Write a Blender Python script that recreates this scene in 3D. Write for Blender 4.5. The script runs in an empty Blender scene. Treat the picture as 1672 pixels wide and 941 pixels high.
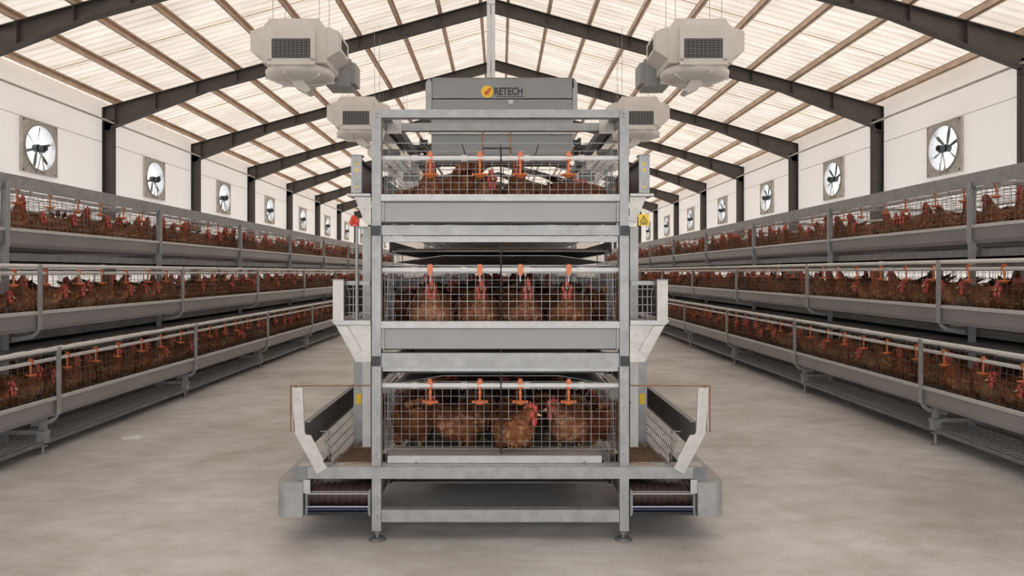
import bpy, math, random
from mathutils import Vector, Matrix, noise
R = math.radians
rnd = random.Random(7)

# ------------------------------------------------------------------ camera, world, sun, exposure
FPX, VX, VY, CAMZ = 1120.0, 817.0, 445.0, 1.354
scene = bpy.context.scene
col = scene.collection
cam_d = bpy.data.cameras.new('camera')
cam = bpy.data.objects.new('camera', cam_d); col.objects.link(cam)
cam.location = (0, 0, CAMZ); cam.rotation_euler = (R(90), 0, 0)
cam_d.sensor_width = 36; cam_d.lens = 36 * FPX / 1672
cam_d.shift_x = (836 - VX) / 1672; cam_d.shift_y = -(470.5 - VY) / 1672
cam_d.clip_start = 0.05; cam_d.clip_end = 400
scene.camera = cam
W = bpy.data.worlds.new('sky'); scene.world = W; W.use_nodes = True
W.node_tree.nodes['Background'].inputs[0].default_value = (0.93, 0.97, 1.0, 1)
W.node_tree.nodes['Background'].inputs[1].default_value = 2.0
sl = bpy.data.lights.new('sun', 'SUN'); sl.energy = 4.5; sl.angle = R(3); sl.color = (1, 0.965, 0.92)
sun = bpy.data.objects.new('sun', sl); col.objects.link(sun); sun.location = (0, 10, 30)
sun.rotation_euler = (R(22), R(8), 0)
scene.view_settings.view_transform = 'Standard'
scene.view_settings.look = 'None'
scene.view_settings.gamma = 1
scene.view_settings.use_curve_mapping = False
scene.view_settings.exposure = 0.52
scene.cycles.use_denoising = True
scene.cycles.max_bounces = 10
scene.cycles.diffuse_bounces = 6
scene.cycles.sample_clamp_indirect = 6

# ------------------------------------------------------------------ materials
def mat(name, c, rough=0.6, metal=0.0, var=0.0, vscale=8.0, bump=0.0, bscale=60.0, stretch=None, c2=None, spec=0.5):
    m = bpy.data.materials.new(name); m.use_nodes = True
    nt = m.node_tree; b = nt.nodes['Principled BSDF']
    b.inputs['Base Color'].default_value = (*c, 1); b.inputs['Roughness'].default_value = rough
    b.inputs['Metallic'].default_value = metal; b.inputs['Specular IOR Level'].default_value = spec
    if var or c2:
        tc = nt.nodes.new('ShaderNodeTexCoord'); mp = nt.nodes.new('ShaderNodeMapping')
        nt.links.new(tc.outputs['Object'], mp.inputs[0])
        if stretch: mp.inputs['Scale'].default_value = stretch
        n = nt.nodes.new('ShaderNodeTexNoise'); n.inputs['Scale'].default_value = vscale; n.inputs['Detail'].default_value = 5
        n.inputs['Roughness'].default_value = 0.62
        nt.links.new(mp.outputs[0], n.inputs[0])
        r = nt.nodes.new('ShaderNodeValToRGB')
        r.color_ramp.elements[0].position = 0.32; r.color_ramp.elements[1].position = 0.7
        a = c2 if c2 else tuple(v * (1 - var) for v in c)
        z = c if c2 else tuple(min(1, v * (1 + var)) for v in c)
        r.color_ramp.elements[0].color = (*a, 1); r.color_ramp.elements[1].color = (*z, 1)
        nt.links.new(n.outputs[0], r.inputs[0]); nt.links.new(r.outputs[0], b.inputs['Base Color'])
    if bump:
        n2 = nt.nodes.new('ShaderNodeTexNoise'); n2.inputs['Scale'].default_value = bscale; n2.inputs['Detail'].default_value = 4
        tc2 = nt.nodes.new('ShaderNodeTexCoord'); nt.links.new(tc2.outputs['Object'], n2.inputs[0])
        bp = nt.nodes.new('ShaderNodeBump'); bp.inputs['Strength'].default_value = bump; bp.inputs['Distance'].default_value = 0.01
        nt.links.new(n2.outputs[0], bp.inputs['Height']); nt.links.new(bp.outputs[0], b.inputs['Normal'])
    return m

M = {}
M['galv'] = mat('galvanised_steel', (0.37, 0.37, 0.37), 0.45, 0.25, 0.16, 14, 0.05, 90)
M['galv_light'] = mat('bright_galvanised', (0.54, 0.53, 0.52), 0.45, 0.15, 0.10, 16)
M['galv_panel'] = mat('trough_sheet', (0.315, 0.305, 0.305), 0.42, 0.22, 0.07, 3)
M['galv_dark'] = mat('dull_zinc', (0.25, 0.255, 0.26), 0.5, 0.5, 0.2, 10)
M['wire'] = mat('zinc_wire', (0.26, 0.26, 0.255), 0.4, 0.6)
M['plate'] = mat('cream_plate', (0.60, 0.585, 0.55), 0.5, 0.15, 0.10, 20)
M['dark_steel'] = mat('dark_painted_steel', (0.095, 0.083, 0.075), 0.55, 0.1, 0.15, 4)
M['purlin'] = mat('tan_purlin', (0.70, 0.54, 0.42), 0.65, 0, 0.2, 3)
M['white_wall'] = mat('white_wall_panel', (0.80, 0.775, 0.75), 0.7, 0, 0.03, 1.2)
M['pvc'] = mat('white_pvc', (0.70, 0.69, 0.68), 0.35, 0, 0.06, 12)
M['orange'] = mat('orange_plastic', (0.66, 0.19, 0.065), 0.4)
M['black'] = mat('black_plastic', (0.02, 0.02, 0.022), 0.4)
M['belt'] = mat('manure_belt', (0.12, 0.115, 0.11), 0.6, 0, 0.25, 5)
M['manure'] = mat('manure_speckle', (0.13, 0.085, 0.06), 0.9, 0, c2=(0.035, 0.022, 0.018), vscale=45)
M['rust'] = mat('rusty_wire', (0.33, 0.16, 0.07), 0.7, 0.3, 0.3, 30)
M['brown_roll'] = mat('brown_roller', (0.060, 0.027, 0.022), 0.55, 0, 0.4, 60)
M['blue'] = mat('navy_belt', (0.015, 0.02, 0.07), 0.35)
M['cooler'] = mat('cooler_plastic', (0.80, 0.78, 0.75), 0.5, 0, 0.06, 3)
M['cooler_dark'] = mat('cooler_pad', (0.05, 0.05, 0.045), 0.8)
M['cooler_grey'] = mat('cooler_grey', (0.36, 0.37, 0.37), 0.5)
M['fan_frame'] = mat('fan_zinc', (0.60, 0.585, 0.555), 0.5, 0.05, 0.2, 6)
M['fan_blade'] = mat('fan_blade', (0.20, 0.21, 0.21), 0.45, 0.4)
M['yellow'] = mat('yellow_sign', (0.85, 0.56, 0.02), 0.45)
M['red'] = mat('red_plastic', (0.65, 0.07, 0.04), 0.4)
M['label_white'] = mat('label_white', (0.62, 0.60, 0.62), 0.3)
M['logo_black'] = mat('logo_black', (0.015, 0.015, 0.02), 0.4)
M['hopper'] = mat('hopper_sheet', (0.26, 0.255, 0.245), 0.4, 0.25, 0.06, 3)
M['comb'] = mat('hen_comb_skin', (0.50, 0.09, 0.075), 0.5, 0, 0.25, 60)
M['beak'] = mat('hen_beak', (0.62, 0.42, 0.22), 0.4)
M['eye'] = mat('hen_eye', (0.02, 0.012, 0.01), 0.15)
M['leg'] = mat('hen_leg_skin', (0.60, 0.38, 0.14), 0.55, 0, 0.2, 80)
M['litter'] = mat('litter_paper', (0.75, 0.74, 0.72), 0.8)

def feather_mat():
    m = bpy.data.materials.new('hen_feathers'); m.use_nodes = True
    nt = m.node_tree; b = nt.nodes['Principled BSDF']; b.inputs['Roughness'].default_value = 0.7
    b.inputs['Specular IOR Level'].default_value = 0.25
    at = nt.nodes.new('ShaderNodeAttribute'); at.attribute_name = 'tone'
    oi = nt.nodes.new('ShaderNodeObjectInfo')
    tc = nt.nodes.new('ShaderNodeTexCoord')
    n = nt.nodes.new('ShaderNodeTexNoise'); n.inputs['Scale'].default_value = 28; n.inputs['Detail'].default_value = 3
    nt.links.new(tc.outputs['Object'], n.inputs[0])
    ad = nt.nodes.new('ShaderNodeMath'); ad.operation = 'MULTIPLY_ADD'
    nt.links.new(n.outputs[0], ad.inputs[0]); ad.inputs[1].default_value = 0.55; nt.links.new(at.outputs['Fac'], ad.inputs[2])
    a2 = nt.nodes.new('ShaderNodeMath'); a2.operation = 'MULTIPLY_ADD'
    nt.links.new(oi.outputs['Random'], a2.inputs[0]); a2.inputs[1].default_value = 0.22; nt.links.new(ad.outputs[0], a2.inputs[2])
    r = nt.nodes.new('ShaderNodeValToRGB')
    e = r.color_ramp.elements
    e[0].position = 0.25; e[0].color = (0.060, 0.019, 0.009, 1)
    e[1].position = 1.25 if False else 1.0; e[1].color = (0.50, 0.28, 0.15, 1)
    x = e.new(0.6); x.color = (0.22, 0.075, 0.030, 1)
    nt.links.new(a2.outputs[0], r.inputs[0]); nt.links.new(r.outputs[0], b.inputs['Base Color'])
    bp = nt.nodes.new('ShaderNodeBump'); bp.inputs['Strength'].default_value = 0.5; bp.inputs['Distance'].default_value = 0.006
    v = nt.nodes.new('ShaderNodeTexVoronoi'); v.inputs['Scale'].default_value = 45
    nt.links.new(tc.outputs['Object'], v.inputs[0]); nt.links.new(v.outputs['Distance'], bp.inputs['Height'])
    nt.links.new(bp.outputs[0], b.inputs['Normal'])
    return m
M['feather'] = feather_mat()

def floor_mat():
    m = bpy.data.materials.new('concrete_floor'); m.use_nodes = True
    nt = m.node_tree; b = nt.nodes['Principled BSDF']; b.inputs['Roughness'].default_value = 0.55
    tc = nt.nodes.new('ShaderNodeTexCoord')
    def nz(scale, det, st=(1, 1, 1)):
        mp = nt.nodes.new('ShaderNodeMapping'); mp.inputs['Scale'].default_value = st
        nt.links.new(tc.outputs['Object'], mp.inputs[0])
        n = nt.nodes.new('ShaderNodeTexNoise'); n.inputs['Scale'].default_value = scale; n.inputs['Detail'].default_value = det
        n.inputs['Roughness'].default_value = 0.65
        nt.links.new(mp.outputs[0], n.inputs[0]); return n
    n1 = nz(0.9, 6); n2 = nz(3.2, 8, (1, 2.2, 1)); n3 = nz(60, 3)
    r1 = nt.nodes.new('ShaderNodeValToRGB'); r1.color_ramp.elements[0].position = 0.35; r1.color_ramp.elements[1].position = 0.65
    r1.color_ramp.elements[0].color = (0.51, 0.485, 0.465, 1); r1.color_ramp.elements[1].color = (0.76, 0.75, 0.75, 1)
    r2 = nt.nodes.new('ShaderNodeValToRGB'); r2.color_ramp.elements[0].position = 0.35; r2.color_ramp.elements[1].position = 0.62
    r2.color_ramp.elements[0].color = (0.80, 0.77, 0.73, 1); r2.color_ramp.elements[1].color = (1, 1, 1, 1)
    nt.links.new(n1.outputs[0], r1.inputs[0]); nt.links.new(n2.outputs[0], r2.inputs[0])
    mx = nt.nodes.new('ShaderNodeMix'); mx.data_type = 'RGBA'; mx.blend_type = 'MULTIPLY'; mx.inputs[0].default_value = 0.8
    nt.links.new(r1.outputs[0], mx.inputs[6]); nt.links.new(r2.outputs[0], mx.inputs[7])
    mx2 = nt.nodes.new('ShaderNodeMix'); mx2.data_type = 'RGBA'; mx2.blend_type = 'OVERLAY'; mx2.inputs[0].default_value = 0.18
    nt.links.new(mx.outputs[2], mx2.inputs[6]); nt.links.new(n3.outputs[0], mx2.inputs[7])
    nt.links.new(mx2.outputs[2], b.inputs['Base Color'])
    bp = nt.nodes.new('ShaderNodeBump'); bp.inputs['Strength'].default_value = 0.15; bp.inputs['Distance'].default_value = 0.01
    nt.links.new(n2.outputs[0], bp.inputs['Height']); nt.links.new(bp.outputs[0], b.inputs['Normal'])
    return m
M['floor'] = floor_mat()

def roof_mat():
    m = bpy.data.materials.new('translucent_roof_sheet'); m.use_nodes = True
    nt = m.node_tree; nt.nodes.remove(nt.nodes['Principled BSDF'])
    out = nt.nodes['Material Output']
    tc = nt.nodes.new('ShaderNodeTexCoord')
    mp = nt.nodes.new('ShaderNodeMapping'); mp.inputs['Scale'].default_value = (0.35, 1.2, 0.35)
    nt.links.new(tc.outputs['Object'], mp.inputs[0])
    n = nt.nodes.new('ShaderNodeTexNoise'); n.inputs['Scale'].default_value = 2.0; n.inputs['Detail'].default_value = 5
    nt.links.new(mp.outputs[0], n.inputs[0])
    r = nt.nodes.new('ShaderNodeValToRGB'); r.color_ramp.elements[0].position = 0.3; r.color_ramp.elements[1].position = 0.7
    r.color_ramp.elements[0].color = (0.62, 0.545, 0.475, 1); r.color_ramp.elements[1].color = (0.79, 0.73, 0.665, 1)
    nt.links.new(n.outputs[0], r.inputs[0])
    d = nt.nodes.new('ShaderNodeBsdfDiffuse'); t = nt.nodes.new('ShaderNodeBsdfTranslucent')
    mx = nt.nodes.new('ShaderNodeMixShader'); mx.inputs[0].default_value = 0.255
    nt.links.new(r.outputs[0], d.inputs[0]); nt.links.new(r.outputs[0], t.inputs[0])
    nt.links.new(d.outputs[0], mx.inputs[1]); nt.links.new(t.outputs[0], mx.inputs[2])
    nt.links.new(mx.outputs[0], out.inputs[0])
    return m
M['roof'] = roof_mat()
def wall_mat():
    m = bpy.data.materials.new('white_wall_sheet'); m.use_nodes = True
    nt = m.node_tree; nt.nodes.remove(nt.nodes['Principled BSDF']); out = nt.nodes['Material Output']
    tc = nt.nodes.new('ShaderNodeTexCoord'); n = nt.nodes.new('ShaderNodeTexNoise'); n.inputs['Scale'].default_value = 0.8; n.inputs['Detail'].default_value = 5
    nt.links.new(tc.outputs['Object'], n.inputs[0])
    r = nt.nodes.new('ShaderNodeValToRGB'); r.color_ramp.elements[0].color = (0.78, 0.725, 0.68, 1); r.color_ramp.elements[1].color = (0.85, 0.80, 0.76, 1)
    nt.links.new(n.outputs[0], r.inputs[0])
    d = nt.nodes.new('ShaderNodeBsdfDiffuse'); t = nt.nodes.new('ShaderNodeBsdfTranslucent')
    mx = nt.nodes.new('ShaderNodeMixShader'); mx.inputs[0].default_value = 0.21  # translucent share added so outside sky brightens walls and room
    nt.links.new(r.outputs[0], d.inputs[0]); nt.links.new(r.outputs[0], t.inputs[0])
    nt.links.new(d.outputs[0], mx.inputs[1]); nt.links.new(t.outputs[0], mx.inputs[2]); nt.links.new(mx.outputs[0], out.inputs[0])
    return m
M['wall'] = wall_mat()

# ------------------------------------------------------------------ helpers
class MB:
    def __init__(s): s.v = []; s.f = []; s.mi = []; s.sm = []; s.tone = []; s.cur = 0; s.smooth = False; s.t = 0.3
    def add(s, vs, fs):
        o = len(s.v); s.v += [tuple(p) for p in vs]; s.tone += [s.t] * len(vs)
        for f in fs: s.f.append(tuple(i + o for i in f)); s.mi.append(s.cur); s.sm.append(s.smooth)
    def box(s, x0, x1, y0, y1, z0, z1):
        s.add([(x0,y0,z0),(x1,y0,z0),(x1,y1,z0),(x0,y1,z0),(x0,y0,z1),(x1,y0,z1),(x1,y1,z1),(x0,y1,z1)],
              [(0,3,2,1),(4,5,6,7),(0,1,5,4),(1,2,6,5),(2,3,7,6),(3,0,4,7)])
    def bar(s, a, b, w, h=None, up=(0,0,1)):
        h = h or w; a = Vector(a); b = Vector(b); d = (b - a).normalized(); u = Vector(up)
        if abs(d.dot(u)) > 0.95: u = Vector((1,0,0))
        r = d.cross(u).normalized() * (w/2); t = r.cross(d).normalized() * (h/2)
        s.add([a-r-t, a+r-t, a+r+t, a-r+t, b-r-t, b+r-t, b+r+t, b-r+t],
              [(0,1,2,3),(7,6,5,4),(4,5,1,0),(5,6,2,1),(6,7,3,2),(7,4,0,3)])
    def cyl(s, a, b, r, n=10, r2=None, caps=True):
        r2 = r if r2 is None else r2
        a = Vector(a); b = Vector(b); d = (b - a).normalized(); u = Vector((0,0,1))
        if abs(d.dot(u)) > 0.95: u = Vector((1,0,0))
        p = d.cross(u).normalized(); q = d.cross(p)
        vs = []
        for c, rr in ((a, r), (b, r2)):
            for i in range(n):
                t = 2*math.pi*i/n; vs.append(c + p*math.cos(t)*rr + q*math.sin(t)*rr)
        old = s.smooth; s.smooth = True
        s.add(vs, [(i, n+i, n+(i+1)%n, (i+1)%n) for i in range(n)])
        s.smooth = False
        if caps: s.add(vs[:n], [tuple(range(n))]); s.add(vs[n:], [tuple(range(n-1,-1,-1))])
        s.smooth = old
    def path(s, pts, r, n=6):
        for a, b in zip(pts, pts[1:]): s.cyl(a, b, r, n)
    def ell(s, c, rx, ry, rz, n=10, m=7, rot=None):
        vs = []; fs = []
        for j in range(m+1):
            ph = math.pi*j/m
            for i in range(n):
                th = 2*math.pi*i/n
                p = Vector((rx*math.sin(ph)*math.cos(th), ry*math.sin(ph)*math.sin(th), rz*math.cos(ph)))
                if rot: p = rot @ p
                vs.append(Vector(c)+p)
        for j in range(m):
            for i in range(n): fs.append((j*n+i, (j+1)*n+i, (j+1)*n+(i+1)%n, j*n+(i+1)%n))
        old = s.smooth; s.smooth = True; s.add(vs, fs); s.smooth = old
    def prism(s, pts, axis, a, b):
        """pts: 2D outline; axis 'y': pts=(x,z) extruded y a..b; 'x': pts=(y,z); 'z': pts=(x,y)"""
        def P(p, t):
            return {'y': (p[0], t, p[1]), 'x': (t, p[0], p[1]), 'z': (p[0], p[1], t)}[axis]
        n = len(pts); vs = [P(p, a) for p in pts] + [P(p, b) for p in pts]
        s.add(vs, [tuple(range(n)), tuple(range(2*n-1, n-1, -1))] + [(i, n+i, n+(i+1)%n, (i+1)%n) for i in range(n)])
    def strip(s, pts, th, axis, a, b):
        """a folded sheet: open polyline pts thickened by th"""
        n = len(pts); nr = []
        for i in range(n):
            p = Vector(pts[max(0,i-1)]); q = Vector(pts[min(n-1,i+1)]); d = (q-p).normalized(); nr.append(Vector((-d.y, d.x)))
        other = [(pts[i][0]+nr[i].x*th, pts[i][1]+nr[i].y*th) for i in range(n)]
        for i in range(n-1): s.prism([pts[i], pts[i+1], other[i+1], other[i]], axis, a, b)
    def mesh(s, name, mats):
        me = bpy.data.meshes.new(name); me.from_pydata(s.v, [], s.f)
        for m in mats: me.materials.append(M[m])
        me.polygons.foreach_set('material_index', s.mi); me.polygons.foreach_set('use_smooth', s.sm)
        if any(abs(t-0.3) > 1e-6 for t in s.tone):
            a = me.attributes.new('tone', 'FLOAT', 'POINT'); a.data.foreach_set('value', s.tone)
        me.update(); return me
    def build(s, name, mats, parent=None, loc=None):
        return link(name, s.mesh(name, mats if isinstance(mats, (list, tuple)) else [mats]), parent, loc)

def link(name, me, parent=None, loc=None, rz=0):
    o = bpy.data.objects.new(name, me); col.objects.link(o)
    if parent: o.parent = parent
    if loc: o.location = loc
    if rz: o.rotation_euler = (0, 0, rz)
    return o
def tag(o, label=None, cat=None, group=None, kind=None):
    if label: o['label'] = label
    if cat: o['category'] = cat
    if group: o['group'] = group
    if kind: o['kind'] = kind
    return o
def empty(name, loc, rz=0):
    o = bpy.data.objects.new(name, None); col.objects.link(o); o.location = loc; o.rotation_euler = (0,0,rz); o.empty_display_size = 0.1
    return o
def copy_tree(o, parent=None):
    c = o.copy(); col.objects.link(c)
    if parent: c.parent = parent
    for ch in list(o.children): copy_tree(ch, c)
    return c
ORD = ['first','second','third','fourth','fifth','sixth','seventh','eighth','ninth','tenth','eleventh','twelfth']

# ------------------------------------------------------------------ the building
WL, WR, RX, SL = -10.0, 9.63, -0.15, 0.277
Y0, Y1, BAY, F1 = -3.0, 66.0, 4.94, 17.3
def ztop(x): return 8.22 - SL*abs(x-RX)          # top of the rafters
fans_y = [14.83 + BAY*k for k in range(0, 10)]
b = MB(); b.box(WL-0.6, WR+0.6, Y0-6, Y1+0.3, -0.2, 0)
tag(b.build('floor', 'floor'), kind='structure')
FZ, FS = 4.04, 0.56
def side_wall(name, xi, xo):
    m = MB(); h = ztop(xi)+0.17
    x0, x1 = min(xi,xo), max(xi,xo)
    def sheet(a, b_, z0, z1): m.add([(xi,a,z0),(xi,b_,z0),(xi,b_,z1),(xi,a,z1)], [(0,1,2,3)])
    sheet(Y0, Y1, 0, FZ-FS+0.04); sheet(Y0, Y1, FZ+FS-0.04, h)
    e = [Y0]
    for y in fans_y: e += [y-FS+0.04, y+FS-0.04]
    e.append(Y1)
    for i in range(0, len(e), 2): sheet(e[i], e[i+1], FZ-FS+0.04, FZ+FS-0.04)
    return tag(m.build(name, 'wall'), kind='structure')
side_wall('wall_left', WL, WL-0.12); side_wall('wall_right', WR, WR+0.12)
m = MB(); m.prism([(WL,0),(WR,0),(WR,ztop(WR)+0.17),(RX,ztop(RX)+0.17),(WL,ztop(WL)+0.17)], 'y', Y1, Y1+0.12)
tag(m.build('wall_back', 'white_wall'), kind='structure')
# unseen gable added behind the camera; doorway sized for the light it admits
m = MB(); D = 3.6; DH = 3.7; g = ztop
m.prism([(WL,0),(-D,0),(-D,DH),(D,DH),(D,0),(WR,0),(WR,g(WR)+0.17),(RX,g(RX)+0.17),(WL,g(WL)+0.17)], 'y', Y0-0.02, Y0)
tag(m.build('wall_front_unseen', 'white_wall'), kind='structure')
# corrugated translucent roof
m = MB(); m.smooth = False
pitch = 0.24; ny = int((Y1-Y0)/pitch); prof = [(0,0),(0.15,0),(0.175,0.035),(0.215,0.035)]
ys = []
for i in range(ny):
    for a, c in prof: ys.append((Y0+i*pitch+a, c))
ys.append((Y1, 0))
xs = [WL-0.5, RX, WR+0.5]
vs = []
for x in xs:
    for y, c in ys: vs.append((x, y, ztop(x)+0.165+c))
n = len(ys); fs = []
for j in range(2):
    for i in range(n-1): fs.append((j*n+i, j*n+i+1, (j+1)*n+i+1, (j+1)*n+i))
m.add(vs, fs); tag(m.build('ceiling', 'roof'), kind='structure')
# purlins
pidx = 0
for side in (-1, 1):
    for k in range(10):
        x = RX + side*(0.35 + k*1.02)
        if x < WL+0.2 or x > WR-0.2: continue
        z = ztop(x); m = MB(); w = 0.038
        m.box(-w, w, Y0, Y1, 0, 0.012); m.box(-w, -w+0.012, Y0, Y1, 0, 0.15); m.box(-w, w, Y0, Y1, 0.138, 0.15); m.box(w-0.012, w, Y0, Y1, 0.12, 0.15)
        tag(m.build('purlin_beam', 'purlin', None, (x, 0, z+0.002)), kind='structure')
# sheet lap seams half way along each bay
for k in range(-3, 9):
    y = F1 + BAY*(k+0.5); m = MB()
    for side in (-1, 1):
        xe = WL+0.1 if side < 0 else WR-0.1
        m.bar((RX, y, ztop(RX)+0.155), (xe, y, ztop(xe)+0.155), 0.02, 0.012)
    tag(m.build('trim_seam', 'purlin'), kind='structure')
# steel portal frames
for k in range(-4, 10):
    y = F1 + BAY*k; m = MB(); fw = 0.10
    for side in (-1, 1):
        xw = WL+0.01 if side < 0 else WR-0.01
        xi = xw - side*0.24
        # column: two flanges and a web
        zt = ztop(xw)
        m.box(min(xw, xw-side*0.014), max(xw, xw-side*0.014), y-fw, y+fw, 0, zt)
        zh = ztop(xi)-0.52
        m.box(min(xi, xi+side*0.014), max(xi, xi+side*0.014), y-fw, y+fw, 0, zh)
        m.box(min(xw, xi), max(xw, xi), y-0.006, y+0.006, 0, zt-0.3)
        m.box(min(xw, xi), max(xw, xi), y-fw, y+fw, zt-0.60, zt-0.585)
        # rafter web with haunch
        xh = xw - side*2.6
        top = [(xw, ztop(xw)), (RX, ztop(RX))]
        bot = [(RX, ztop(RX)-0.31), (xh, ztop(xh)-0.29), (xi, ztop(xi)-0.55), (xw, ztop(xw)-0.6)]
        m.prism(top+bot, 'y', y-0.006, y+0.006)
        m.prism([top[0], top[1], (RX, ztop(RX)-0.014), (xw, ztop(xw)-0.014)], 'y', y-fw, y+fw)
        for p, q in zip(bot, bot[1:3]+[]):
            m.prism([p, q, (q[0], q[1]+0.014), (p[0], p[1]+0.014)], 'y', y-fw, y+fw)
        # stiffener plates at purlins and fly braces
        for kk in range(0, 10):
            x = RX + side*(0.35 + kk*1.02)
            if abs(x) > abs(xw)-0.3: continue
            d = 0.29 if abs(x) < abs(xh) else 0.29 + 0.26*(abs(x)-abs(xh))/2.4
            m.box(x-0.005, x+0.005, y-fw, y+fw, ztop(x)-d, ztop(x))
            if kk in (3, 6, 8):
                m.cyl((x, y, ztop(x)-d+0.02), (x+side*0.05, y+0.55, ztop(x)+0.0), 0.012, 5)
    tag(m.build('portal_frame_beam', 'dark_steel'), kind='structure')
# eaves girt, wall seams
for nm, xw, s in (('trim_1', WL, 1), ('trim_2', WR, -1)):
    m = MB(); m.cyl((xw+s*0.30, Y0, 5.10), (xw+s*0.30, Y1, 5.10), 0.028, 8); tag(m.build(nm, 'fan_frame'), kind='structure')
    m = MB()
    m.box(min(xw, xw+s*0.012), max(xw, xw+s*0.012), Y0, Y1, 4.62, 4.635)
    tag(m.build('trim_seam', 'white_wall'), kind='structure')

# ------------------------------------------------------------------ wall exhaust fans
def make_fan():
    r = empty('exhaust_fan', (0, 0, 0))           # local: wall plane x=0, room towards +x
    m = MB(); S = FS; N = 32; rr = 0.485
    # square plate with a round hole, front at x=.04
    def sq(t):
        c, s_ = math.cos(t), math.sin(t); k = S/max(abs(c), abs(s_)); return (c*k, s_*k)
    for x in (0.0, 0.05):
        vs = []; 
        for i in range(N):
            t = 2*math.pi*(i+0.5)/N; a = sq(t); vs.append((x, a[0], a[1])); vs.append((x, rr*math.cos(t), rr*math.sin(t)))
        m.add(vs, [(2*i, 2*((i+1)%N), 2*((i+1)%N)+1, 2*i+1) for i in range(N)])
    for a in (-1, 1):
        m.box(-0.1, 0.06, a*S-0.012, a*S+0.012, -S, S); m.box(-0.1, 0.06, -S, S, a*S-0.012, a*S+0.012)
    for a in (-1, 1):
        for c in (-1, 1): m.cyl((0.05, a*(S-0.06), c*(S-0.06)), (0.065, a*(S-0.06), c*(S-0.06)), 0.018, 8)
    m.build('frame', 'fan_frame', r)
    m = MB(); 
    for i in range(N):
        a, c = 2*math.pi*i/N, 2*math.pi*(i+1)/N
        pts = []
        for t in (a, c):
            for x, q in ((-0.12, rr-0.01), (0.075, rr-0.01), (0.085, rr+0.02), (0.05, rr+0.02)): pts.append((x, q*math.cos(t), q*math.sin(t)))
        m.add(pts, [(0,1,5,4),(1,2,6,5),(2,3,7,6)])
    m.build('shroud_ring', 'galv_light', r)
    for i in range(6):
        m = MB(); t = 2*math.pi*(i+0.3)/6
        rad = Vector((0, math.cos(t), math.sin(t))); tan = Vector((0, -math.sin(t), math.cos(t))); ax = Vector((1,0,0))
        vs = []
        for q, w, tw in ((0.07,0.018,0.6),(0.18,0.030,0.55),(0.32,0.036,0.45),(0.455,0.024,0.35)):
            d = tan*math.cos(tw)+ax*math.sin(tw); nn = tan*-math.sin(tw)+ax*math.cos(tw)
            for sg in (-1, 1):
                for th in (-0.004, 0.004): vs.append(rad*q + d*w*sg + nn*th + ax*-0.02)
        fs = []
        for j in range(3):
            a = j*4; fs += [(a, a+4, a+6, a+2), (a+1, a+3, a+7, a+5), (a, a+1, a+5, a+4), (a+2, a+6, a+7, a+3)]
        fs += [(0,2,3,1), (12,13,15,14)]
        m.add(vs, fs); m.build('blade', 'fan_blade', r)
    m = MB(); m.cyl((-0.08,0,0),(0.03,0,0),0.085,14); m.cyl((0.03,0,0),(0.05,0,0),0.06,12); m.build('hub', 'black', r)
    m = MB(); m.cyl((0.06,0.0,0),(0.17,0.0,0),0.07,14); m.cyl((0.17,0,0),(0.19,0,0),0.05,10)
    m.box(0.04, 0.15, -0.03, 0.03, -0.10, -0.06); m.build('motor', 'black', r)
    m = MB(); m.bar((0.07,0,-0.07),(0.07,-0.12,-S),0.03,0.02); m.bar((0.07,0,-0.07),(0.07,0.12,-S),0.03,0.02)
    m.build('motor_bracket', 'fan_frame', r)
    return r
fan0 = make_fan(); first = True
for side, xw in ((-1, WL), (1, WR)):
    for k, y in enumerate(fans_y):
        o = fan0 if first else copy_tree(fan0); first = False
        o.location = (xw, y, FZ); o.rotation_euler = (0, 0, 0 if side < 0 else math.pi)
        w = 'left' if side < 0 else 'right'
        tag(o, f"square six-blade exhaust fan, {ORD[k]} along the white {w} wall from the near end", 'fan', 'exhaust fans in the walls')

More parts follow.
